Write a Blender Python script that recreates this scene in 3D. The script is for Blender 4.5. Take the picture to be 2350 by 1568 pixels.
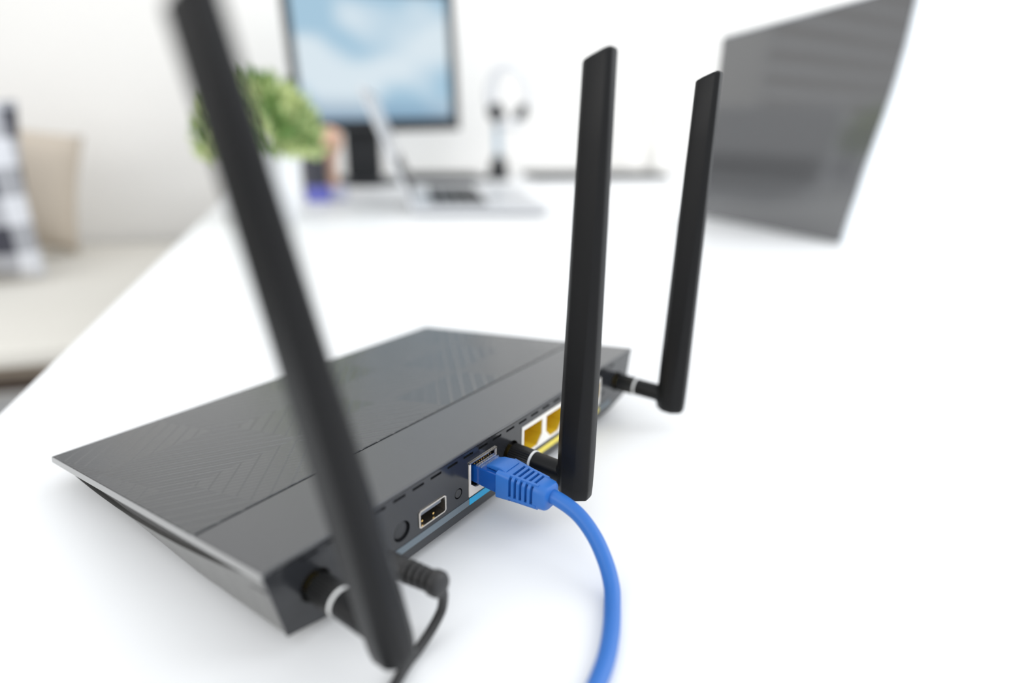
import bpy, bmesh, math, random
from math import sin, cos, pi, radians
from mathutils import Vector, Matrix
from mathutils.geometry import tessellate_polygon

for o in list(bpy.data.objects):
    bpy.data.objects.remove(o)
scene = bpy.context.scene
COL = scene.collection
random.seed(4)

# ------------------------------------------------------------------ camera
# world axes: x along the router's back edge, y towards its front edge, z up; desk top is z = 0
YAW, PITCH, ROLL = .6249, .3446, .0209
CAM = Vector((-.0662, -.1264, .1436))
F0, R0 = Vector((sin(pi/2 - YAW), 0, 0)), None
M = Matrix(((sin(YAW), cos(YAW), 0), (-cos(YAW), sin(YAW), 0), (0, 0, 1)))   # camera-levelled -> world
cp, sp, cr, sr = cos(PITCH), sin(PITCH), cos(ROLL), sin(ROLL)
fwd = M @ Vector((0, cp, -sp)); r0 = M @ Vector((1, 0, 0)); u0 = M @ Vector((0, sp, cp))
right = cr*r0 + sr*u0; up = cr*u0 - sr*r0
cd = bpy.data.cameras.new('camera')
cam = bpy.data.objects.new('camera', cd); COL.objects.link(cam)
rot = Matrix((right, up, -fwd)).transposed()
cam.matrix_world = Matrix.Translation(CAM) @ rot.to_4x4()
cd.sensor_width = 36; cd.lens = 36*1396.97/2350
cd.clip_start = .005; cd.clip_end = 50
cd.dof.use_dof = True; cd.dof.focus_distance = .225; cd.dof.aperture_fstop = 2.7
cd.dof.aperture_blades = 0
scene.camera = cam

# room axes: a to the right, b away from the camera, both parallel to the desk edges
TH = .3124
A = M @ Vector((cos(TH), sin(TH), 0)); B = M @ Vector((-sin(TH), cos(TH), 0))
def RM(a, b, z=0):
    return Vector((CAM.x, CAM.y, 0)) + A*a + B*b + Vector((0, 0, z))

# ------------------------------------------------------------------ world, lights, exposure
w = bpy.data.worlds.new('world'); scene.world = w; w.use_nodes = True
bg = w.node_tree.nodes['Background']; bg.inputs[0].default_value = (.93, .965, 1, 1); bg.inputs[1].default_value = 1.0
def area(name, loc, target, sx, sy, power, col=(1, 1, 1)):
    l = bpy.data.lights.new(name, 'AREA'); l.shape = 'RECTANGLE'; l.size = sx; l.size_y = sy
    l.energy = power; l.color = col
    o = bpy.data.objects.new(name, l); COL.objects.link(o); o.location = loc
    o.rotation_euler = (Vector(target) - Vector(loc)).to_track_quat('-Z', 'Y').to_euler()
    return o
area('window_daylight', RM(2.2, .1, 1.2), RM(1.0, 1.84, .3), 2.2, 1.6, 25, (.94, .97, 1))
area('left_window_daylight', RM(-1.9, -.7, .8), RM(.2, .5, 0), 1.8, 1.4, 16, (1, .985, .96))
scene.view_settings.view_transform = 'Standard'
scene.view_settings.look = 'None'
scene.view_settings.gamma = 1
scene.view_settings.use_curve_mapping = False
scene.view_settings.exposure = .3

# ------------------------------------------------------------------ materials
def mat(name, col, rough=.5, spec=.5, metal=0, trans=0, emit=None, es=0, coat=0, noise=0, nscale=200, bump=0, bscale=800, ior=1.5):
    m = bpy.data.materials.new(name); m.use_nodes = True
    nt = m.node_tree; b = nt.nodes['Principled BSDF']
    b.inputs['Base Color'].default_value = (*col, 1)
    b.inputs['Roughness'].default_value = rough
    b.inputs['Specular IOR Level'].default_value = spec
    b.inputs['Metallic'].default_value = metal
    b.inputs['Transmission Weight'].default_value = trans
    b.inputs['Coat Weight'].default_value = coat
    b.inputs['IOR'].default_value = ior
    if emit:
        b.inputs['Emission Color'].default_value = (*emit, 1); b.inputs['Emission Strength'].default_value = es
    tc = nt.nodes.new('ShaderNodeTexCoord')
    if noise:
        n = nt.nodes.new('ShaderNodeTexNoise'); n.inputs['Scale'].default_value = nscale; n.inputs['Detail'].default_value = 4
        nt.links.new(tc.outputs['Object'], n.inputs['Vector'])
        r = nt.nodes.new('ShaderNodeMapRange')
        r.inputs['To Min'].default_value = 1-noise; r.inputs['To Max'].default_value = 1+noise
        nt.links.new(n.outputs['Fac'], r.inputs['Value'])
        mx = nt.nodes.new('ShaderNodeMix'); mx.data_type = 'RGBA'; mx.blend_type = 'MULTIPLY'
        mx.inputs['Factor'].default_value = 1; mx.inputs['A'].default_value = (*col, 1)
        nt.links.new(r.outputs['Result'], mx.inputs['B']); nt.links.new(mx.outputs['Result'], b.inputs['Base Color'])
    if bump:
        n2 = nt.nodes.new('ShaderNodeTexNoise'); n2.inputs['Scale'].default_value = bscale; n2.inputs['Detail'].default_value = 2
        nt.links.new(tc.outputs['Object'], n2.inputs['Vector'])
        bp = nt.nodes.new('ShaderNodeBump'); bp.inputs['Strength'].default_value = bump; bp.inputs['Distance'].default_value = .0002
        nt.links.new(n2.outputs['Fac'], bp.inputs['Height']); nt.links.new(bp.outputs['Normal'], b.inputs['Normal'])
    return m

MT = dict(
    desk=mat('white_laminate', (.9, .9, .9), .42, .4, noise=.01, nscale=30),
    wall=mat('painted_wall', (.85, .83, .8), .9, .2, noise=.01, nscale=8, bump=.3, bscale=120),
    floor=mat('grey_floor', (.42, .42, .41), .5, noise=.08, nscale=6),
    casing=mat('black_plastic', (.028, .028, .03), .42, .5, bump=.25, bscale=4000),
    shell=mat('lower_shell_plastic', (.11, .108, .103), .32, 1.0, bump=.2, bscale=4000),
    rim=mat('polished_rim_plastic', (.25, .25, .245), .22, 1.0),
    strip=mat('black_strip_plastic', (.052, .053, .057), .3, 1.0, bump=.25, bscale=4000),
    panel=mat('glossy_black_panel', (.022, .023, .026), .16, .6),
    antenna=mat('black_rubbery_plastic', (.0055, .0055, .006), .4, .22, bump=.2, bscale=3500),
    collar=mat('black_collar_plastic', (.016, .016, .016), .3, .5),
    white_ring=mat('white_plastic_ring', (.75, .75, .74), .45),
    brass=mat('brass', (.55, .42, .14), .35, metal=1),
    black_hole=mat('dark_inner_plastic', (.006, .006, .007), .6, .2),
    ivory=mat('ivory_port_plastic', (.8, .74, .68), .4),
    white_port=mat('white_port_plastic', (.88, .85, .8), .4),
    yellow=mat('yellow_port_plastic', (.78, .55, .03), .35, noise=.1, nscale=600),
    yellow_label=mat('yellow_label', (.82, .68, .1), .4),
    blue_label=mat('cyan_label', (.015, .42, .75), .4),
    grey_label=mat('slate_label', (.14, .175, .2), .4),
    steel=mat('nickel_shell', (.8, .74, .66), .28, metal=1),
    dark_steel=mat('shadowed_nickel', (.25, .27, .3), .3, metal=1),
    blue=mat('blue_cable_rubber', (.02, .14, .48), .42, .5, bump=.15, bscale=2500),
    blue_clear=mat('clear_blue_plastic', (.012, .12, .52), .12, .5, trans=.35),
    clear=mat('clear_plastic', (.75, .85, .95), .1, .5, trans=.85),
    gold=mat('gold_contacts', (.8, .55, .2), .3, metal=1),
    black_cord=mat('black_cord_rubber', (.03, .029, .029), .45, .4),
    black=mat('matte_black_plastic', (.016, .017, .019), .5, .3),
    silver=mat('silver_aluminium', (.62, .63, .65), .35, metal=.6),
    white=mat('white_plastic', (.86, .87, .88), .4),
    ceramic=mat('white_ceramic', (.88, .89, .91), .3, .5),
    soil=mat('potting_soil', (.05, .035, .02), .9, noise=.4, nscale=300),
    cream=mat('cream_upholstery', (.72, .69, .63), .9, .2, bump=.6, bscale=500),
    beige=mat('beige_cushion_fabric', (.55, .48, .4), .9, .2, bump=.6, bscale=500),
    taupe=mat('taupe_fabric', (.3, .25, .2), .9, .2, bump=.6, bscale=500),
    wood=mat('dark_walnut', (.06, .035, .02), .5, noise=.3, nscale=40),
    screen_dark=mat('dark_glass', (.1, .1, .103), .12, 1.0, coat=.8),
    purple=mat('violet_card', (.16, .17, .58), .5),
    lilac=mat('pale_lilac_paper', (.62, .63, .78), .6),
    peach=mat('peach_plastic', (.8, .5, .36), .5),
    dark_cup=mat('charcoal_ceramic', (.06, .06, .075), .35),
    pale=mat('pale_stoneware', (.82, .8, .76), .5),
    chair=mat('dark_chair_fabric', (.02, .02, .022), .8, .2),
    frame_white=mat('white_frame', (.86, .9, .94), .35),
)

# leaf material
def leaf_mat():
    m = mat('leaf_green', (.2, .38, .06), .5)
    nt = m.node_tree; b = nt.nodes['Principled BSDF']
    n = nt.nodes.new('ShaderNodeTexNoise'); n.inputs['Scale'].default_value = 26
    tc = nt.nodes.new('ShaderNodeTexCoord'); nt.links.new(tc.outputs['Object'], n.inputs['Vector'])
    cr_ = nt.nodes.new('ShaderNodeValToRGB')
    cr_.color_ramp.elements[0].position = .35; cr_.color_ramp.elements[0].color = (.08, .2, .03, 1)
    cr_.color_ramp.elements[1].position = .65; cr_.color_ramp.elements[1].color = (.7, .78, .36, 1)
    nt.links.new(n.outputs['Fac'], cr_.inputs['Fac']); nt.links.new(cr_.outputs['Color'], b.inputs['Base Color'])
    b.inputs['Subsurface Weight'].default_value = .1
    return m
MT['leaf'] = leaf_mat()

# lid: fine woven diagonal ridges (relief only)
def lid_mat():
    m = mat('ridged_black_plastic', (.034, .036, .039), .25, 1.0)
    nt = m.node_tree; N = nt.nodes; L = nt.links; b = N['Principled BSDF']
    g = N.new('ShaderNodeNewGeometry')
    def math_(op, a=None, bb=None, c=None):
        n = N.new('ShaderNodeMath'); n.operation = op
        for i, v in enumerate((a, bb, c)):
            if v is None: continue
            if isinstance(v, (int, float)): n.inputs[i].default_value = v
            else: L.new(v, n.inputs[i])
        return n.outputs[0]
    def proj(dx, dy):
        d = N.new('ShaderNodeVectorMath'); d.operation = 'DOT_PRODUCT'
        L.new(g.outputs['Position'], d.inputs[0]); d.inputs[1].default_value = (dx, dy, 0)
        return d.outputs['Value']
    p1 = proj(.61, .79); p2 = proj(.70, -.714)
    def saw(p, pitch, ph=0):
        f = math_('FRACT', math_('ADD', math_('MULTIPLY', p, 1/pitch), ph))
        return math_('SUBTRACT', f, math_('MULTIPLY', math_('GREATER_THAN', f, .84), math_('MULTIPLY', math_('SUBTRACT', f, .84), 6.25)))
    s1 = saw(p1, .0049); s2 = saw(p2, .0057, .3)
    s1b = saw(p1, .00245, .2)
    # woven selection between the two directions, in diamond fields
    k1 = math_('PINGPONG', math_('ADD', p1, .013), .026); k2 = math_('PINGPONG', math_('ADD', p2, .009), .034)
    sel = math_('GREATER_THAN', math_('SUBTRACT', k1, math_('MULTIPLY', k2, .85)), .001)
    mixn = N.new('ShaderNodeMix'); L.new(sel, mixn.inputs['Factor']); L.new(s1, mixn.inputs['A']); L.new(s2, mixn.inputs['B'])
    h = math_('ADD', math_('MULTIPLY', mixn.outputs['Result'], .75), math_('MULTIPLY', s1b, .12))
    bp = N.new('ShaderNodeBump'); bp.inputs['Strength'].default_value = .8; bp.inputs['Distance'].default_value = .0003
    L.new(h, bp.inputs['Height']); L.new(bp.outputs['Normal'], b.inputs['Normal'])
    return m
MT['lid'] = lid_mat()

def mesh_vent_mat():
    m = mat('perforated_vent', (.03, .03, .03), .5)
    nt = m.node_tree; N = nt.nodes; L = nt.links; b = N['Principled BSDF']
    tc = N.new('ShaderNodeTexCoord'); v = N.new('ShaderNodeTexVoronoi'); v.inputs['Scale'].default_value = 900; v.inputs['Randomness'].default_value = 0
    L.new(tc.outputs['Object'], v.inputs['Vector'])
    r = N.new('ShaderNodeValToRGB'); r.color_ramp.elements[0].color = (.004, .004, .004, 1); r.color_ramp.elements[0].position = .4
    r.color_ramp.elements[1].color = (.06, .058, .055, 1); r.color_ramp.elements[1].position = .5
    L.new(v.outputs['Distance'], r.inputs['Fac']); L.new(r.outputs['Color'], b.inputs['Base Color'])
    return m
MT['vent'] = mesh_vent_mat()

def plaid_mat():
    m = mat('plaid_fabric', (.5, .5, .5), .9)
    nt = m.node_tree; N = nt.nodes; L = nt.links; b = N['Principled BSDF']
    tc = N.new('ShaderNodeTexCoord'); s = N.new('ShaderNodeSeparateXYZ'); L.new(tc.outputs['Object'], s.inputs[0])
    outs = []
    for ax, sc in (('X', 26), ('Z', 22)):
        mu = N.new('ShaderNodeMath'); mu.operation = 'MULTIPLY'; mu.inputs[1].default_value = sc/2.2; L.new(s.outputs[ax], mu.inputs[0])
        fr = N.new('ShaderNodeMath'); fr.operation = 'FRACT'; L.new(mu.outputs[0], fr.inputs[0])
        gt = N.new('ShaderNodeMath'); gt.operation = 'GREATER_THAN'; gt.inputs[1].default_value = .5; L.new(fr.outputs[0], gt.inputs[0])
        outs.append(gt.outputs[0])
    ad = N.new('ShaderNodeMath'); ad.operation = 'ADD'; L.new(outs[0], ad.inputs[0]); L.new(outs[1], ad.inputs[1])
    hf = N.new('ShaderNodeMath'); hf.operation = 'MULTIPLY'; hf.inputs[1].default_value = .5; L.new(ad.outputs[0], hf.inputs[0])
    r = N.new('ShaderNodeValToRGB'); r.color_ramp.elements[0].color = (.75, .76, .8, 1); r.color_ramp.elements[1].color = (.05, .05, .065, 1)
    L.new(hf.outputs[0], r.inputs['Fac']); L.new(r.outputs['Color'], b.inputs['Base Color'])
    return m
MT['plaid'] = plaid_mat()

def screen_mat():
    # lit display: pale blue page with soft white fields
    m = mat('lit_display', (.02, .02, .02), .2)
    nt = m.node_tree; N = nt.nodes; L = nt.links; b = N['Principled BSDF']
    tc = N.new('ShaderNodeTexCoord')
    mp = N.new('ShaderNodeMapping'); mp.inputs['Scale'].default_value = (1, 1, 1.6); L.new(tc.outputs['Object'], mp.inputs['Vector'])
    n = N.new('ShaderNodeTexNoise'); n.inputs['Scale'].default_value = 6.5; n.inputs['Detail'].default_value = .5
    L.new(mp.outputs['Vector'], n.inputs['Vector'])
    r = N.new('ShaderNodeValToRGB'); e = r.color_ramp.elements
    e[0].position = .38; e[0].color = (.36, .57, .73, 1); e[1].position = .6; e[1].color = (.72, .83, .9, 1)
    L.new(n.outputs['Fac'], r.inputs['Fac'])
    # task bar band along the bottom of the page
    s = N.new('ShaderNodeSeparateXYZ'); L.new(tc.outputs['Object'], s.inputs[0])
    mr = N.new('ShaderNodeMapRange'); mr.inputs['From Min'].default_value = -.145; mr.inputs['From Max'].default_value = -.075
    L.new(s.outputs['Z'], mr.inputs['Value'])
    mx = N.new('ShaderNodeMix'); mx.data_type = 'RGBA'; L.new(mr.outputs['Result'], mx.inputs['Factor'])
    mx.inputs['A'].default_value = (.12, .26, .42, 1); L.new(r.outputs['Color'], mx.inputs['B'])
    L.new(mx.outputs['Result'], b.inputs['Emission Color']); b.inputs['Emission Strength'].default_value = .72
    return m
MT['screen'] = screen_mat()

# ------------------------------------------------------------------ helpers
def wloc(o):
    p = Vector((0, 0, 0))
    while o: p += o.location; o = o.parent
    return p
def thing(name, label, cat, loc, group=None):
    o = bpy.data.objects.new(name, None); COL.objects.link(o); o.location = loc; o.empty_display_size = .01
    o['label'] = label; o['category'] = cat
    if group: o['group'] = group
    return o
def tag(o, label, cat, group=None):
    o['label'] = label; o['category'] = cat
    if group: o['group'] = group
    return o
def obj(name, vf, m, parent=None, smooth=False, label=None, bevel=0, kind=None, bseg=2, autos=None):
    vs, fs = vf[0], vf[1]
    vs = [Vector(v) for v in vs]
    lo = Vector([min(v[i] for v in vs) for i in range(3)]); hi = Vector([max(v[i] for v in vs) for i in range(3)])
    c = (lo+hi)/2
    if parent is None: c.z = lo.z
    me = bpy.data.meshes.new(name); me.from_pydata([v-c for v in vs], [], fs)
    me.materials.append(m if not isinstance(m, str) else MT[m])
    if len(vf) > 2:
        for mm in vf[3]: me.materials.append(MT[mm])
        for p, i in zip(me.polygons, vf[2]): p.material_index = i
    bm = bmesh.new(); bm.from_mesh(me)
    bmesh.ops.recalc_face_normals(bm, faces=bm.faces); bm.to_mesh(me); bm.free()
    if smooth:
        me.shade_smooth()
        if autos: me.set_sharp_from_angle(angle=radians(autos))
    o = bpy.data.objects.new(name, me); COL.objects.link(o)
    if parent is not None:
        o.parent = parent; o.location = c - wloc(parent)
    else: o.location = c
    if bevel:
        bv = o.modifiers.new('bevel', 'BEVEL'); bv.width = bevel; bv.segments = bseg; bv.limit_method = 'ANGLE'; bv.angle_limit = radians(35)
    if label: o['label'] = label
    if kind: o['kind'] = kind
    return o
def box(x0, x1, y0, y1, z0, z1, T=lambda p: p):
    v = [T(Vector(p)) for p in ((x0, y0, z0), (x1, y0, z0), (x1, y1, z0), (x0, y1, z0), (x0, y0, z1), (x1, y0, z1), (x1, y1, z1), (x0, y1, z1))]
    return v, [(0, 3, 2, 1), (4, 5, 6, 7), (0, 1, 5, 4), (1, 2, 6, 5), (2, 3, 7, 6), (3, 0, 4, 7)]
def join(*parts):
    V, Fc = [], []
    for v, f in parts:
        n = len(V); V += list(v); Fc += [tuple(i+n for i in q) for q in f]
    return V, Fc
def loft(rings, cap=True):
    n = len(rings[0]); V = [Vector(p) for r in rings for p in r]; Fc = []
    for k in range(len(rings)-1):
        for i in range(n):
            j = (i+1) % n
            Fc.append((k*n+i, k*n+j, (k+1)*n+j, (k+1)*n+i))
    if cap:
        Fc.append(tuple(range(n))); Fc.append(tuple((len(rings)-1)*n+i for i in reversed(range(n))))
    return V, Fc
def circ(c, ax, r, n=32, ry=None, ph=0):
    ax = Vector(ax).normalized()
    t = Vector((0, 0, 1)) if abs(ax.z) < .9 else Vector((1, 0, 0))
    e1 = ax.cross(t).normalized(); e2 = e1.cross(ax)
    return [Vector(c)+e1*r*cos(ph+2*pi*i/n)+e2*(ry or r)*sin(ph+2*pi*i/n) for i in range(n)]
def lathe(c, prof, n=40, ax=(0, 0, 1)):
    ax = Vector(ax).normalized()
    return loft([circ(Vector(c)+ax*h, ax, max(r, 1e-5), n) for r, h in prof])
def spline(P, n=12):
    P = [Vector(p) for p in P]; Q = [2*P[0]-P[1]]+P+[2*P[-1]-P[-2]]; out = []
    for i in range(1, len(Q)-2):
        for k in range(n):
            t = k/n; a, b, c, d = Q[i-1:i+3]
            out.append(.5*((2*b)+(c-a)*t+(2*a-5*b+4*c-d)*t*t+(3*b-a-3*c+d)*t**3))
    out.append(P[-1]); return out
def tube(P, r, n=20, cap=True):
    rings = []; e = None
    for i, p in enumerate(P):
        t = (P[min(i+1, len(P)-1)]-P[max(i-1, 0)]).normalized()
        if e is None: e = t.cross(Vector((0, 0, 1)) if abs(t.z) < .9 else Vector((1, 0, 0))).normalized()
        e = (e - t*e.dot(t)).normalized(); g = t.cross(e)
        rr = r(i/(len(P)-1)) if callable(r) else r
        rings.append([p+e*rr*cos(2*pi*k/n)+g*rr*sin(2*pi*k/n) for k in range(n)])
    return loft(rings, cap)
def rrect(hw, hh, rad, n=5):
    out = []
    for cx, cy, a0 in ((hw-rad, hh-rad, 0), (-hw+rad, hh-rad, 90), (-hw+rad, -hh+rad, 180), (hw-rad, -hh+rad, 270)):
        for k in range(n): 
            a = radians(a0+90*k/(n-1)); out.append((cx+rad*cos(a), cy+rad*sin(a)))
    return out
ZD = 13.5
def mm(x, y, z): return Vector((x*.001, y*.001, (z-ZD)*.001))
def bmm(x0, x1, y0, y1, z0, z1): return box(x0, x1, y0, y1, z0, z1, lambda p: mm(*p))
def rbox(a0, a1, b0, b1, z0, z1): return box(a0, a1, b0, b1, z0, z1, lambda p: RM(p.x, p.y, p.z))
def plate(outline, holes, y, thick, m=lambda x, y, z: mm(x, y, z)):
    """flat plate in the x-z plane at y, with holes; walls of the holes and rim go to y+thick"""
    loops = [outline]+holes
    pts = [Vector((p[0], p[1], 0)) for l in loops for p in l]
    tris = tessellate_polygon([[Vector((p[0], p[1], 0)) for p in l] for l in loops])
    V = [m(p.x, y, p.y) for p in pts]+[m(p.x, y+thick, p.y) for p in pts]; n = len(pts)
    Fc = [tuple(t) for t in tris]+[tuple(n+i for i in reversed(t)) for t in tris]
    s = 0
    for l in loops:
        k = len(l)
        for i in range(k):
            a, b2 = s+i, s+(i+1) % k
            Fc.append((a, b2, b2+n, a+n))
        s += k
    return V, Fc
def disc(cx, cz, r, n=24): return [(cx+r*cos(2*pi*i/n), cz+r*sin(2*pi*i/n)) for i in range(n)]
def rect(x0, x1, z0, z1): return [(x0, z0), (x1, z0), (x1, z1), (x0, z1)]

# ------------------------------------------------------------------ setting
FZ = -.68
def struct(name, vf, m, bevel=0):
    o = obj(name, vf, m, bevel=bevel); o['kind'] = 'structure'; return o
struct('floor', rbox(-3.4, 2.8, -1.6, 1.96, FZ-.05, FZ), 'floor')
# far wall with a window far to the left (it is what the dark glass panel mirrors)
WB = 1.84
struct('wall_back', join(rbox(-.76, 2.8, WB, WB+.12, FZ, 2.0), rbox(-3.3, -.76, WB, WB+.12, FZ, -.05),
       rbox(-3.3, -.76, WB, WB+.12, 1.5, 2.0)), 'wall')
struct('wall_left', rbox(-3.42, -3.3, -1.6, WB+.12, FZ, 2.0), 'wall')
win = struct('window_1', join(rbox(-3.3, -3.22, WB-.0, WB+.08, -.05, 1.5), rbox(-.82, -.76, WB-.0, WB+.08, -.05, 1.5),
       rbox(-3.22, -.82, WB, WB+.08, -.05, .0), rbox(-3.22, -.82, WB, WB+.08, 1.43, 1.5), rbox(-2.21, -2.14, WB, WB+.08, 0, 1.43)), 'white')
zz = .03
while zz < 1.4:
    obj('blind_slat', rbox(-3.2, -.78, WB-.02, WB-.012, zz, zz+.045), 'taupe', win); zz += .09
struct('baseboard_back', rbox(-3.3, 2.8, WB-.015, WB, FZ, FZ+.09), 'white')

# ------------------------------------------------------------------ desk
desk = thing('desk', 'large white desk the router stands on', 'desk', RM(.8, .5, FZ))
obj('tabletop', rbox(-.162, 2.75, -.75, 1.82, -.028, 0), 'desk', desk, bevel=.002)
for a, b in ((-.1, -.65), (2.65, -.65), (-.1, 1.74), (2.65, 1.74)):
    obj('leg', rbox(a-.03, a+.03, b-.03, b+.03, FZ, -.028), 'white', desk)

# ------------------------------------------------------------------ router
SL = .0196/.1493
def zl(y): return 45.5 - SL*y
router = thing('wifi_router', 'black wifi router with a ridged lid, three antennas and ports along its back', 'router', mm(109, 75, ZD))
# lower shell
secs = []
for y in (.8, 6, 14, 24, 36, 50, 64, 80, 96, 110, 118, 126, 136, 144, 149.5):
    t = y/149.5
    h = 6.6*max(0, sin(pi*min(1, max(0, (y-1)/140))))**.7
    zt = zl(y)-2.4-h
    zb2 = 16.5 if y < 118 else 16.5+(y-118)/31.5*(zl(149.5)-3.2-16.5)
    zb1 = max(zb2, 20.5-max(0, y)*.075) if y < 60 else zb2+.2
    zt = max(zt, zb2+.4); zb1 = min(zb1, zt-.2)
    x1, x2 = 5.5, 24
    if zt-zb1 < 2: x1 = 3.5
    secs.append([mm(1.0, y, zt), mm(x1, y, zb1), mm(x2, y, zb2-.2), mm(218-x2, y, zb2-.2), mm(218-x1, y, zb1), mm(217.0, y, zt), mm(215, y, zt-.05), mm(3, y, zt-.05)])
sv, sf = loft(secs); sf = [f for f in sf if not (len(f) == 8 and max(f) < 8)]
obj('lower_shell', (sv, sf), 'shell', router)
# vent mesh bands, recessed between lid and shell
for x0, x1 in ((2.0, 2.6), (215.4, 216.0)):
    rings = []
    for y in (2, 40, 80, 120, 144):
        rings.append([mm(x0, y, zl(y)-9 if y < 120 else zl(y)-5), mm(x1, y, zl(y)-9 if y < 120 else zl(y)-5), mm(x1, y, zl(y)-2.2), mm(x0, y, zl(y)-2.2)])
    obj('side_vent_mesh', loft(rings), 'vent', router)
# lid (ridged) and smooth rear strip
def slab(x0, x1, y0, y1, top=0, th=2.6, lip=0):
    v = []
    for z in (0, 1):
        for x, y in ((x0, y0), (x1, y0), (x1, y1), (x0, y1)):
            v.append(mm(x, y, zl(y)+top-(th if z == 0 else 0)))
    return v, [(0, 3, 2, 1), (4, 5, 6, 7), (0, 1, 5, 4), (1, 2, 6, 5), (2, 3, 7, 6), (3, 0, 4, 7)]
obj('lid', slab(0, 218, 36.3, 151.3), 'lid', router, bevel=.0004, label='ridged diamond-patterned lid')
for x0, x1, nm in ((-.35, .35, 'left'), (217.65, 218.35, 'right')):
    rg = [[mm(x0, y, zl(y)-2.5), mm(x1, y, zl(y)-2.5), mm(x1, y, zl(y)-.15), mm(x0+(.25 if x0 < 0 else 0), y, zl(y)-.15)] for y in (0, 151.2)]
    obj('edge_rim', loft(rg), 'rim', router)
obj('lid_seam', slab(.6, 217.4, 35.0, 36.8, -.9, 1.6), 'black_hole', router)
obj('rear_strip', slab(0, 218, -.2, 35.5, 0, 1.3), 'strip', router, bevel=.0005, label='smooth matte strip behind the ridged lid')
# back panel with its openings
vent_x = [46.1+8.62*k for k in range(-4, 18) if 46.1+8.62*k+5.4 < 212]
holes = [rect(x, x+5.4, 42.0, 42.95) for x in vent_x]
holes.append([(56.9, 26.4), (57.7, 25.7), (69.9, 25.7), (70.7, 26.4), (70.7, 32.0), (69.9, 32.8), (57.7, 32.8), (56.9, 32.0)])   # usb
holes.append(disc(77.6, 29.1, 2.1)); holes.append(disc(49.2, 29.6, 3.7, 32))
holes.append(rect(83.2, 100.0, 24.3, 39.1)); holes.append(rect(117.0, 184.4, 25.6, 39.9)); holes.append(disc(187.6, 30.2, 1.3, 16))
holes.append(disc(35.5, 29, 4.2))
for ax in (15.5, 110, 203): holes.append(disc(ax, 31.5, 5.2))
outline = [(5.0, 20.8), (22, 17.2), (196, 17.2), (213, 20.8), (217.8, 44.1), (.2, 44.1)]
obj('back_panel', plate(outline, holes, 0, 1.2), 'panel', router, label='glossy black back panel with vent slots')
obj('panel_backing', plate([(6, 19), (212, 19), (216, 43.4), (2, 43.4)], [rect(56.9, 70.7, 25.7, 32.8), rect(83.2, 100, 24.3, 39.1), rect(117, 184.4, 25.6, 39.9)], 2.2, .6), 'black_hole', router)
# label strips under the ports
for x0, x1, m_, lb in ((30, 83.4, 'grey_label', 'slate grey label strip'), (83.6, 100, 'blue_label', 'bright blue label strip under the network port'),
                       (100.2, 116.8, 'grey_label', 'slate grey label strip'), (117, 184.4, 'yellow_label', 'yellow label strip under the four ports'), (184.6, 197, 'grey_label', 'slate grey label strip')):
    obj('label_strip', bmm(x0, x1, -.18, .3, 20.9, 23.7), m_, router, label=lb)
# usb port
usb = obj('usb_port', plate([(57.0, 26.4), (57.8, 25.8), (69.8, 25.8), (70.6, 26.4), (70.6, 32.0), (69.8, 32.7), (57.8, 32.7), (57.0, 32.0)],
     [[(57.6, 26.7), (58.1, 26.3), (69.5, 26.3), (70.0, 26.7), (70.0, 31.8), (69.5, 32.2), (58.1, 32.2), (57.6, 31.8)]], -.35, 10), 'steel', router, label='nickel usb port shell')
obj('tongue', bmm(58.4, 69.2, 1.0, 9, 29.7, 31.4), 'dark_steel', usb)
for x in (59.6, 65.2): obj('spring_contact', lathe(mm(x, .8, 27.3), [(.0002, 0), (.00045, .0001), (.00045, .0004)], 12, (0, 1, 0)), 'gold', usb)
obj('inner_back', bmm(57.2, 70.4, 9.2, 9.8, 26, 32.6), 'black_hole', usb)
# buttons
obj('reset_button', lathe(mm(77.6, .05, 29.1), [(.00155, 0), (.0017, .00015), (.0017, .002)], 32, (0, 1, 0)), 'casing', router, True, autos=40)
obj('power_button', lathe(mm(49.2, .5, 29.6), [(.0005, .0002), (.0024, .0001), (.0032, .0004), (.0033, .002)], 40, (0, 1, 0)), 'casing', router, True, autos=50)
obj('wps_button', lathe(mm(187.6, .5, 30.2), [(.0009, 0), (.0010, .0002), (.0010, .0015)], 20, (0, 1, 0)), 'casing', router)
obj('power_socket', plate(disc(35.5, 29, 4.1, 32), [disc(35.5, 29, 2.8, 32)], .1, 8), 'black', router)
# single network port (blue one)
def jack(cx, zc, hw=6.2, top=5.4, mid=-1.8, notch=2.9, bot=-5.6):
    return [(cx-hw, zc+mid), (cx-notch-1.6, zc+mid-2.2), (cx-notch, zc+bot), (cx+notch, zc+bot), (cx+notch+1.6, zc+mid-2.2), (cx+hw, zc+mid), (cx+hw, zc+top), (cx-hw, zc+top)]
wan = obj('network_port', plate(rect(83.4, 99.8, 24.5, 38.9), [jack(91.9, 32.0, 7.5, 6.5, -2.4, 3.4, -5.0)], -.3, 2), 'ivory', router, label='ivory network port with the blue plug in it')
obj('socket', plate([(p[0]*1, p[1]) for p in jack(91.9, 32.0, 7.8, 6.8, -2.4, 3.7, -5.3)], [jack(91.9, 32.0, 7.5, 6.5, -2.4, 3.4, -5.0)], .5, 12), 'black', wan)
obj('shield_edge', bmm(83.4, 99.8, -.55, 3, 38.5, 39.0), 'steel', wan)
for k in range(8): obj('pin', bmm(86.4+k*1.4, 86.9+k*1.4, -.1, 6, 37.2, 37.7), 'gold', wan)
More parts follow.
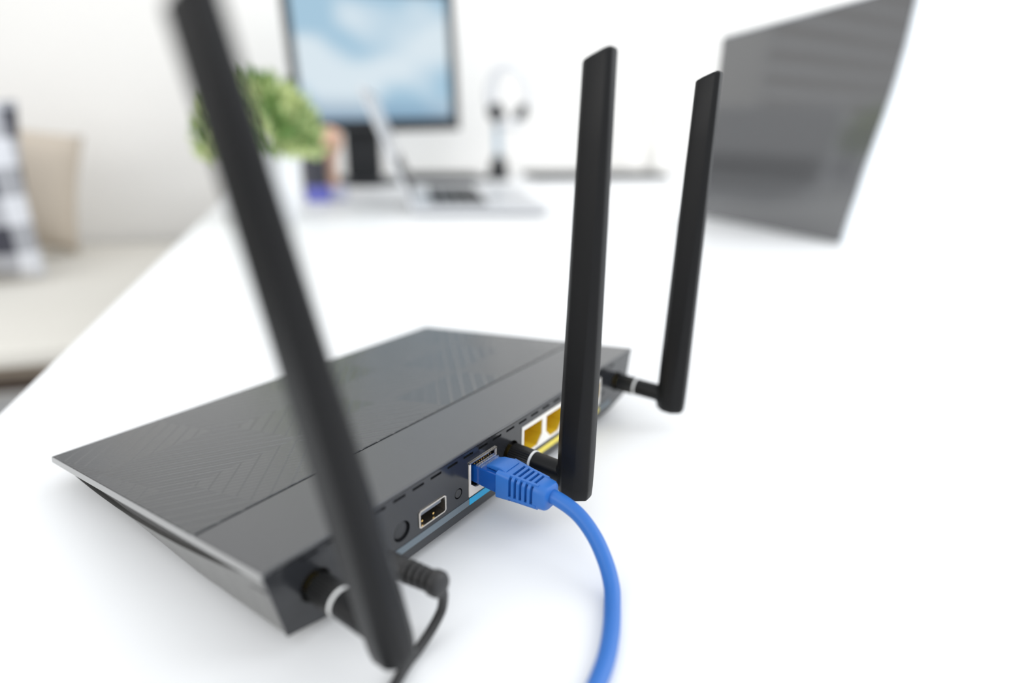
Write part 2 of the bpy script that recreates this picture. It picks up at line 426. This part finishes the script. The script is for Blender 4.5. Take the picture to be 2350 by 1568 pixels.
# four yellow ports
pitch = 67.4/4
cxs = [117+pitch*(k+.5) for k in range(4)]
lan = obj('network_port_block', plate(rect(117.1, 184.3, 25.7, 39.8), [jack(c, 32.4, 6.9, 5.6, -1.6, 3.2, -5.6) for c in cxs], -.3, 2), 'white_port', router, label='white block of four yellow network ports')
for c in cxs:
    sk = plate(jack(c, 32.4, 7.3, 6.0, -1.6, 3.6, -6.0), [jack(c, 32.4, 6.88, 5.58, -1.6, 3.2, -5.58)], .1, 11)
    obj('socket', join(sk, bmm(c-7.2, c+7.2, 11, 11.6, 26, 38.4)), 'yellow', lan, label='yellow inside of a network port')
    obj('contact_comb', join(*[bmm(c-4.6+k*1.25, c-4.1+k*1.25, 3, 9, 36.2, 36.8) for k in range(8)]), 'gold', lan)
for x in (12, 206):
    for y in (10, 112):
        obj('rubber_foot', lathe(mm(x+ (14 if x < 100 else -14), y, ZD), [(.0045, 0), (.005, .0005), (.005, .0029)], 24), 'black_cord', router)

# antennas
def antenna(x0, lean):
    YC, ZA = -30.0, 31.5
    T = Matrix.Translation(mm(x0, 0, ZA)) @ Matrix.Rotation(lean, 4, 'Y')
    def P(x, y, z): return T @ (Vector((x, y, z))*.001)
    rings = []
    def sec(z, w, t, ch, cw, yo=0, slant=0):
        h, k = w/2, t/2
        pts = []
        base = [(-h, k-ch), (-h+cw, k), (h-cw, k), (h, k-ch), (h, -k+ch), (h-cw, -k), (-h+cw, -k), (-h, -k+ch)]
        # soften each corner with two points
        n = len(base)
        for i in range(n):
            p, q, r_ = Vector(base[i-1]), Vector(base[i]), Vector(base[(i+1) % n])
            s = min(.55, (p-q).length*.3, (r_-q).length*.3)
            pts.append(q+(p-q).normalized()*s); pts.append(q+((p-q).normalized()+(r_-q).normalized())*s*.28); pts.append(q+(r_-q).normalized()*s)
        return [P(p.x, YC+yo+p.y, z - slant*(p.y/t+.5)*(1)) for p in pts]
    prof = [(-7.4, 8.2, 10.8, 3.2, 2.6), (-6.9, 9.8, 12.4, 3.8, 3.1), (-6.0, 10.8, 13.2, 4.1, 3.5), (-2, 11.3, 13.6, 4.2, 3.7), (6, 11.3, 13.6, 4.0, 3.5), (16, 10.8, 13.4, 3.6, 3.1),
            (40, 9.4, 12.8, 2.9, 2.5), (80, 7.7, 11.7, 2.2, 1.8), (120, 6.5, 10.7, 1.9, 1.4), (146.2, 6.0, 10.2, 1.9, 1.2)]
    for z, w_, t_, ch, cw in prof: rings.append(sec(z, w_, t_, ch, cw, slant=3.2*max(0, (z-130)/17) if z > 130 else 0))
    rings.append(sec(147.0, 5.4, 9.6, 1.8, 1.1, slant=3.2)); rings.append(sec(147.5, 4.0, 7.2, 1.4, .9, slant=3.0))
    an = obj('antenna', loft(rings), 'antenna', router, True, autos=28, label={15.5: 'leaning antenna nearest the camera', 110: 'upright middle antenna', 203: 'upright antenna at the far corner'}[x0])
    # hinge barrel and connector
    ax = (0, -1, 0)
    def L(prof, n=36): return lathe(T @ Vector((0, 0, 0)), [(r*.001, y*.001) for r, y in prof], n, ax)
    obj('brass_thread', L([(2.9, -4), (2.9, 1.5), (2.4, 1.6)], 24), 'brass', an, True, autos=40)
    # knurled collar
    rg = []
    n = 60
    for y, d in ((.9, -.35), (1.3, 0), (10.4, 0), (10.8, -.3)):
        rg.append([(T @ Vector((0, 0, 0)))+Vector((cos(2*pi*i/n), 0, sin(2*pi*i/n)))*(4.45+d-(.42 if i % 2 else 0))*.001+Vector((0, -y*.001, 0)) for i in range(n)])
    obj('knurled_collar', loft(rg), 'collar', an)
    obj('ring', L([(4.0, 10.6), (4.42, 10.7), (4.42, 11.6), (4.0, 11.7)]), 'white_ring', an, True, autos=40, label='thin white ring')
    obj('shaft', L([(3.9, 11.4), (4.15, 11.6), (4.15, 24.4), (4.0, 25.6), (3.0, 27)]), 'antenna', an, True, autos=40)
    # rounded hinge shoulder between shaft and blade
    rings = []
    for k in range(9):
        y = -21.2-k*.9; s = sin(min(1, (k+.6)/5)*pi/2)
        rings.append([P(c.x, y, c.y) for c in [Vector((q[0], q[1])) for q in rrect(3.9*s+.2, 5.6*s+.2, 3.4*s)]])
    obj('hinge', loft(rings), 'antenna', an, True, autos=40)
for x0, ln in ((15.5, -radians(11.6)), (110, -radians(.4)), (203, 0.0)): antenna(x0, ln)

# ------------------------------------------------------------------ blue ethernet cable
eth = thing('ethernet_cable', 'blue ethernet cable plugged into the back of the router', 'cable', mm(92, -20, ZD))
PX, PZ = 91.9, 33.1
def sect(y, hw, hh, rad, cx=PX, cz=PZ): return [mm(cx+a, y, cz+b) for a, b in rrect(hw, hh, rad)]
obj('plug', loft([sect(6, 5.7, 3.3, .5), sect(-11.2, 5.85, 3.9, .5)]), 'blue_clear', eth, bevel=.0002)
obj('plug_core', loft([sect(4.5, 5.1, 2.6, .4), sect(-11.4, 5.3, 3.4, .4)]), 'blue', eth)
obj('contact_comb', join(*[bmm(PX-4.4+k*1.2, PX-3.9+k*1.2, -1, 5.5, PZ+3.3, PZ+3.8) for k in range(8)]), 'gold', eth)
# hood over the plug
obj('hood', loft([[mm(PX+a, -4.6, PZ+4.2+b) for a, b in rrect(3.6, .5, .3)], [mm(PX+a, -7.5, PZ+4.9+b) for a, b in rrect(4.0, .9, .4)], [mm(PX+a, -11.5, PZ+5.2+b) for a, b in rrect(4.3, 1.2, .6)], [mm(PX+a, -14, PZ+4.7+b) for a, b in rrect(4.2, 1.0, .6)]]), 'blue', eth, True, autos=40)
for k in range(3): obj('shield_fold', bmm(PX-5.3, PX+5.3, -3.4+k*1.1, -3.1+k*1.1, PZ+3.5, PZ+4.3), 'clear', eth)
# strain relief boot with cut slots
rings = []
def bs(y):
    t = (y-10.6)/(31.2-10.6)
    return 6.5-1.7*t**1.2, 5.5-.7*t, 1.1+2.2*t
ys = [(10.6, -.5), (11.0, 0), (16.2, 0)]
y = 16.4
for k in range(5):
    ys += [(y, 0), (y+.1, -1.3), (y+.98, -1.3), (y+1.08, 0)]; y += 2.2
ys += [(y, 0), (30.2, 0), (30.9, -.35), (31.2, -1.0)]
for yy, d in ys:
    hw, hh, rad = bs(yy)
    rings.append(sect(-yy, hw+d, hh+d, max(.6, rad+d*.5)))
boot = obj('boot', loft(rings), 'blue', eth, True, autos=30)
def rail(f0, f1, side):
    rg = []
    for yy in (15.8, 19, 23, 27.6):
        hw, hh, rad = bs(yy)
        if side == 't': c = (-hw+1.9 if f0 < 0 else hw-1.9, hh-.55); s = (.55, .62)
        elif side == 'b': c = (-hw+1.9 if f0 < 0 else hw-1.9, -hh+.55); s = (.55, .62)
        else: c = (-hw+.5 if f0 < 0 else hw-.5, -.62*hh if side == 'l' else .72*hh); s = (.62, .5)
        rg.append([mm(PX+c[0]+a, -yy, PZ+c[1]+b) for a, b in rrect(s[0], s[1], .2, 3)])
    return loft(rg)
obj('slot_rail', rail(-1, 0, 't'), 'blue', boot); obj('slot_rail', rail(1, 0, 't'), 'blue', boot)
obj('slot_rail', rail(-1, 0, 'l'), 'blue', boot)
obj('slot_rail', rail(-1, 0, 'b'), 'blue', boot); obj('slot_rail', rail(1, 0, 'b'), 'blue', boot)
obj('latch_tab', loft([[mm(PX+a, -1, PZ-4.2+b) for a, b in rrect(2.6, .35, .2, 3)], [mm(PX+a, -8, PZ-5.6+b) for a, b in rrect(2.6, .35, .2, 3)], [mm(PX+a, -11.5, PZ-7.0+b) for a, b in rrect(2.2, .3, .2, 3)]]), 'clear', eth)
Pc = spline([mm(*p) for p in ((PX, -26, 33.1), (92.4, -33, 32.8), (91.8, -42, 30.6), (89.4, -50, 26.6), (85.8, -56.6, 21.7), (81.4, -61.4, 17.8), (75.6, -64.8, 16.2), (66.4, -69.2, 16.15), (57, -72.6, 16.15), (48.1, -74.6, 16.15), (36, -76.6, 16.15), (15, -80, 16.15), (-20, -88, 16.15), (-60, -105, 16.15))])
obj('cord', tube(Pc, .00265, 28), 'blue', eth, True)

# ------------------------------------------------------------------ black power cable
pw = thing('power_cable', 'black power cable with ribbed plug behind the leaning antenna', 'cable', mm(36, -25, ZD))
c0 = mm(35.5, 4, 29)
axp = (mm(36.5, -29, 32.2) - mm(35.5, 0, 29)).normalized()
c0 = mm(35.5, 0, 29)
def Lp(prof, n=32): return lathe(c0, [(r*.001, y*.001) for r, y in prof], n, axp)
obj('barrel', Lp([(2.6, -5), (2.6, 1.0)]), 'steel', pw, True, autos=40)
obj('plug', Lp([(3.0, .6), (3.6, .9), (3.7, 10), (3.3, 15.5), (3.2, 16)]), 'black_cord', pw, True, autos=40)
rb = [(3.0, 15.6)]
y = 16.2
for k in range(4):
    rb += [(3.5-.08*k, y), (3.6-.08*k, y+.3), (3.6-.08*k, y+1.4), (3.5-.08*k, y+1.6), (2.6, y+1.8), (2.6, y+2.3)]; y += 2.5
rb += [(3.7, y), (3.9, y+.4), (3.9, y+2.6), (3.3, y+3.5), (2.2, y+3.9)]
obj('ribbed_grip', Lp(rb), 'black_cord', pw, True, autos=40)
end = c0+axp*.0275
Pp = spline([end, end+Vector((.0012, -.0012, -.003)), end+Vector((.0022, -.0005, -.0068)), mm(38.2, -27.2, 20.5), mm(33.5, -27.6, 17.4), mm(27.5, -28.2, 15.5), mm(22.5, -28.9, 15.05), mm(15.6, -31.2, 15.05), mm(3, -36, 15.05), (mm(-15, -46, 15.05)), mm(-50, -75, 15.05)])
obj('cord', tube(Pp, .0015, 18), 'black_cord', pw, True)

# ------------------------------------------------------------------ dark glass panel at the right
pn = thing('glass_panel_display', 'large dark grey glossy display in a thin white frame at the right of the desk', 'screen', RM(.64, .77, 0))
pa, pb = RM(.622, .903), RM(.658, .635)
e = (pb-pa).normalized(); nrm = Vector((e.y, -e.x, 0))
if nrm.dot(CAM-pa) < 0: nrm = -nrm
Lw = (pb-pa).length
def EDGE(z):
    K = ((0, 0), (.03, .0035), (.06, .0085), (.09, .0125), (.12, .0178), (.15, .0235), (.18, .028), (.22, .0315), (.285, .033))
    for (z0, d0), (z1, d1) in zip(K, K[1:]):
        if z <= z1: return d0+(d1-d0)*(z-z0)/(z1-z0)
    return .033
def PN(p): return pa + e*p.x + nrm*p.y + Vector((0, 0, p.z*(1+.085*max(0, p.x)/Lw))) + e*(EDGE(p.z)*(p.x/Lw))
def grid(x0, x1, y0, y1, z0, z1, n=24):
    rg = []
    for k in range(n+1):
        z = z0+(z1-z0)*k/n
        rg.append([PN(Vector(q)) for q in ((x0, y0, z), (x1, y0, z), (x1, y1, z), (x0, y1, z))])
    return loft(rg)
obj('frame', grid(-.002, Lw+.006, -.012, -.002, 0, .279), 'frame_white', pn, bevel=.001, label='thin white frame')
obj('glass', grid(0, Lw, -.002, 0, .0015, .276), 'screen_dark', pn, label='dark grey glossy glass')
obj('back_stand', box(Lw*.3, Lw*.7, -.09, -.012, 0, .012, PN), 'frame_white', pn)

# ------------------------------------------------------------------ monitor
mon = thing('monitor', 'black monitor with a pale blue page on it at the back of the desk', 'monitor', RM(.13, 1.57, 0))
MR = radians(2.3)
def MO(p):   # p.x along, p.y away, p.z up; rolled a touch
    c = Vector((.16, 0, .27)); x, z = p.x-c.x, p.z-c.z
    return RM(c.x+x*cos(MR)-z*sin(MR), 1.55+p.y, c.z+x*sin(MR)+z*cos(MR))
def mb(x0, x1, y0, y1, z0, z1): return box(x0, x1, y0, y1, z0, z1, MO)
obj('bezel', plate([(-.032, .118), (.349, .118), (.349, .42), (-.032, .42)], [[(-.013, .146), (.33, .146), (.33, .407), (-.013, .407)]], 0, .03, lambda x, y, z: MO(Vector((x, y, z)))), 'black', mon, bevel=.002)
obj('screen', mb(-.0135, .3305, .004, .012, .1455, .4075), 'screen', mon, label='lit screen with a pale blue page')
obj('neck', rbox(.08, .165, 1.585, 1.60, .004, .2), 'black', mon, bevel=.003)
obj('foot', lathe(RM(.122, 1.55, 0), [(.093, 0), (.097, .004), (.094, .01), (.04, .014)], 40), 'black', mon, True, autos=40)

# ------------------------------------------------------------------ laptop
lap = thing('laptop', 'open silver laptop seen from its left side in front of the monitor', 'laptop', RM(.3, 1.15, 0))
def LP(p):     # x to the right from the hinge, y away along the hinge, z up
    o = RM(.143, .985, 0); h = (RM(.195, 1.32)-o).normalized(); g = Vector((h.y, -h.x, 0))
    if g.dot(A) < 0: g = -g
    return o + g*p.x + h*p.y + Vector((0, 0, p.z))
obj('base', box(0, .225, 0, .335, .004, .016, LP), 'silver', lap, bevel=.002)
ks = []
for i in range(5):
    for j in range(13):
        ks.append(box(.035+i*.019, .051+i*.019, .02+j*.0232, .0405+j*.0232, .016, .0185, LP))
obj('keyboard', join(*ks), 'black', lap, kind='stuff')
def LL(p):  # lid leaning away from the keyboard
    t = radians(22)
    return LP(Vector((-p.z*sin(t)+p.x*cos(t)+.004, p.y, .016+p.z*cos(t)+p.x*sin(t))))
obj('lid', box(-.004, .003, 0, .335, 0, .19, LL), 'silver', lap, bevel=.0015)
obj('screen', box(.003, .0038, .008, .327, .01, .182, LL), 'black', lap)
obj('added_glow_page', box(.0038, .0042, .012, .323, .072, .178, LL), mat('added_laptop_glow', (.02, .02, .02), .3, emit=(.8, .82, .85), es=.42), lap)  # glowing page added to lighten the laptop's reflection in the glass panel
for y0 in (.04, .27): obj('hinge', box(-.003, .006, y0, y0+.03, .012, .02, LP), 'black', lap)

# ------------------------------------------------------------------ keyboards lying at the back
def kbd(a0, a1, b0, b1, label):
    t = thing('keyboard', label, 'keyboard', RM((a0+a1)/2, (b0+b1)/2, 0))
    obj('case', rbox(a0, a1, b0, b1, 0, .012), 'black', t, bevel=.003)
    kk = []
    n = int((a1-a0-.01)/.019)
    for i in range(n):
        for j in range(5):
            kk.append(rbox(a0+.006+i*.019, a0+.022+i*.019, b0+.006+j*.019, b0+.022+j*.019, .012, .017))
    obj('keys', join(*kk), 'black', t, kind='stuff')
kbd(.235, .43, 1.56, 1.67, 'short black keyboard beside the monitor foot')
kbd(.565, .98, 1.58, 1.69, 'long black keyboard right of the headphone stand')

# ------------------------------------------------------------------ headphones on a stand
hs = thing('headphone_stand', 'slim headphone stand with a dark foot right of the monitor', 'stand', RM(.48, 1.62, 0))
obj('foot', lathe(RM(.475, 1.62, 0), [(.03, 0), (.032, .004), (.026, .02), (.019, .05), (.012, .06)], 32), 'black', hs, True, autos=40)
obj('pole', tube([RM(.474, 1.62, .055), RM(.474, 1.635, .14)], .009, 16), mat('pale_blue_acrylic', (.45, .6, .72), .2, trans=.3), hs, True, label='pale blue translucent pole')
obj('cradle', tube(spline([RM(.474, 1.635, .14), RM(.476, 1.66, .2), RM(.482, 1.665, .255), RM(.49, 1.64, .268)]), .005, 12), 'silver', hs, True)
hp = thing('headphones', 'white headphones with dark ear pads hanging on the stand', 'headphones', RM(.495, 1.62, .13))
arc = [RM(.498+.054*cos(t), 1.61, .212+.068*sin(t)) for t in [radians(-25+230*k/30) for k in range(31)]]
obj('headband', tube(arc, .009, 14), 'silver', hp, True)
for s in (-1, 1):
    c = RM(.498+s*.038, 1.61, .165); ax = (A*s*.75+Vector((0, 0, 1))*-.45+B*-.3).normalized()
    q = lathe(c, [(.012, -.012), (.022, -.011), (.024, 0), (.022, .006), (.012, .01)], 28, ax)
    ec = obj('ear_cup', q, 'black', hp, True)
    obj('ear_pad', lathe(c-ax*.012, [(.014, -.006), (.022, -.004), (.022, .004), (.014, .006)], 28, ax), 'black', ec, True)
obj('cord', tube(spline([RM(.465, 1.6, .15), RM(.48, 1.595, .138), RM(.505, 1.595, .138), RM(.53, 1.6, .15)]), .008, 10), 'silver', hp, True)

# ------------------------------------------------------------------ plant
pl_ = thing('potted_plant', 'bushy green plant in a white pot behind the leaning antenna', 'plant', RM(-.07, .98, 0))
pc = RM(-.062, .98, 0)
obj('pot', lathe(pc, [(.036, 0), (.038, .002), (.05, .094), (.05, .098), (.046, .098), (.044, .085)], 48), 'ceramic', pl_, True, autos=40)
obj('soil', lathe(pc, [(.0445, .08), (.0445, .088), (.02, .09)], 32), 'soil', pl_)
V, Fc = [], []
for k in range(1500):
    u = random.random(); ph = random.random()*2*pi; el = math.acos(1-1.25*random.random())
    rr = (.45+.55*random.random()**.5)
    c = pc + Vector((cos(ph)*sin(el)*.08*rr, sin(ph)*sin(el)*.08*rr, .095+cos(el)*.088*rr+.012))
    c += A*-.004
    if c.z < .085: c.z = .085+random.random()*.02
    d = (c-pc-Vector((0, 0, .06))).normalized()+Vector((random.uniform(-.6, .6), random.uniform(-.6, .6), random.uniform(-.3, .5)))
    d.normalize(); s = d.cross(Vector((random.random(), random.random(), random.random()+.1))).normalized()
    n_ = d.cross(s); l, wd = random.uniform(.012, .024), random.uniform(.003, .0055)
    i = len(V)
    V += [c, c+d*l*.5+s*wd-n_*.0008, c+d*l*.5+n_*.001, c+d*l*.5-s*wd-n_*.0008, c+d*l]
    Fc += [(i, i+1, i+2), (i, i+2, i+3), (i+1, i+4, i+2), (i+2, i+4, i+3)]
obj('foliage', (V, Fc), 'leaf', pl_, kind='stuff')
st = []
for k in range(14):
    a = 2*pi*k/14; st.append(tube([pc+Vector((cos(a)*.015, sin(a)*.015, .085)), pc+Vector((cos(a)*.03, sin(a)*.03, .13)), pc+Vector((cos(a)*.05, sin(a)*.05, .165))], .0012, 6))
obj('stems', join(*st), 'leaf', pl_, kind='stuff')

# ------------------------------------------------------------------ small things by the pot
cup = thing('pencil_cup', 'charcoal pencil cup between the plant and the monitor', 'cup', RM(0, 1.32, 0))
obj('cup', lathe(RM(.004, 1.32, 0), [(.022, 0), (.024, .002), (.025, .078), (.022, .078), (.021, .006)], 36), 'dark_cup', cup, True, autos=40)
eras = thing('peach_figurine', 'peach rounded ornament standing behind the white pot', 'ornament', RM(.032, 1.36, 0))
obj('body', lathe(RM(.036, 1.37, 0), [(.018, 0), (.019, .003), (.013, .05), (.016, .075), (.027, .09), (.03, .105), (.024, .122), (.008, .13)], 32), 'peach', eras, True)
obj('base', lathe(RM(.036, 1.37, 0), [(.022, 0), (.022, .004), (.018, .006)], 32), 'pale', eras)
bx = obj('small_box', rbox(-.014, .03, 1.19, 1.22, 0, .026), 'purple', bevel=.001); tag(bx, 'small violet box on the desk beside the white pot', 'box')
tag(obj('tape_roll', lathe(RM(.046, 1.21, .0135), [(.0135, -.013), (.0135, .013)], 32, A), 'lilac', None, True, autos=40), 'pale lilac roll lying right of the violet box', 'roll')
tag(obj('vase', lathe(RM(1.0, 1.72, 0), [(.028, 0), (.03, .004), (.022, .1), (.026, .15), (.034, .19), (.03, .2), (.026, .196)], 32), 'pale', None, True, autos=40), 'pale slender vase between the two upright antennas', 'vase')

# ------------------------------------------------------------------ sofa and cushions at the left
sofa = thing('sofa', 'cream backless sofa along the wall at the left', 'sofa', RM(-.7, 1.4, FZ))
def soft(a0, a1, b0, b1, z0, z1, bulge=.02, n=12):
    V, Fc = [], []
    bm = bmesh.new(); bmesh.ops.create_cube(bm, size=2)
    bmesh.ops.subdivide_edges(bm, edges=bm.edges, cuts=n-1, use_grid_fill=True)
    for v in bm.verts:
        x, y, z = v.co
        f = (1-x**4)*(1-y**4)
        q = Vector((x, y, z)); 
        m_ = (abs(x)**8+abs(y)**8+abs(z)**8)**(1/8)
        q = q/m_ if m_ else q
        V.append(RM((a0+a1)/2+q.x*(a1-a0)/2, (b0+b1)/2+q.y*(b1-b0)/2, (z0+z1)/2+q.z*(z1-z0)/2*(1)+(bulge*f if z > .5 else 0)))
    Fc = [tuple(v.index for v in f.verts) for f in bm.faces]; bm.free()
    return V, Fc
obj('seat_cushion', soft(-1.3, -.2, .98, 1.82, -.206, -.168, .012), 'cream', sofa, True)
obj('frame', rbox(-1.28, -.22, 1.0, 1.82, -.224, -.206), 'taupe', sofa, bevel=.01)
obj('under_shade_rail', rbox(-1.24, -.26, 1.07, 1.8, -.27, -.224), 'wood', sofa)  # dark rail stands in for the shade under the seat
for a in (-1.22, -.3):
    for b in (1.1, 1.76): obj('leg', tube([RM(a, b, FZ), RM(a, b, -.224)], lambda t: .014+.008*t, 14), 'wood', sofa, True)
def pillow(c, w_, h_, t_, lean, yaw, roll=0):
    V = []
    bm = bmesh.new(); bmesh.ops.create_cube(bm, size=2); bmesh.ops.subdivide_edges(bm, edges=bm.edges, cuts=11, use_grid_fill=True)
    for v in bm.verts:
        x, y, z = v.co
        e_ = (max(0, 1-abs(x)**2.6)*max(0, 1-abs(z)**2.6))**.5
        sq = 1-.07*(1-abs(x)**2)*abs(z)-.07*(1-abs(z)**2)*abs(x)
        p = Vector((x*w_/2*sq, y*t_/2*(.08+e_), z*h_/2*sq))
        p = Matrix.Rotation(roll, 3, 'Y') @ p; p = Matrix.Rotation(lean, 3, 'X') @ p; p = Matrix.Rotation(yaw, 3, 'Z') @ p
        V.append(c + A*p.x + B*p.y + Vector((0, 0, p.z)))
    Fc = [tuple(v.index for v in f.verts) for f in bm.faces]; bm.free()
    return V, Fc
tag(obj('beige_cushion', pillow(RM(-.62, 1.6, -.004), .25, .26, .13, radians(-10), .3, radians(12)), 'beige', None, True), 'beige cushion propped on the sofa behind the plaid cushion', 'cushion')
tag(obj('plaid_cushion', pillow(RM(-.66, 1.36, .008), .32, .32, .11, radians(-12), .1), 'plaid', None, True), 'black and white plaid cushion on the sofa at the left edge', 'cushion')
tag(obj('added_charcoal_cushion', pillow(RM(-.93, 1.62, -.042), .36, .22, .1, radians(-8), -.1), 'chair', None, True), 'charcoal cushion added out of view on the sofa for the glossy panel to mirror', 'cushion')  # unseen cushion, added as a dark shape for the panel's reflection
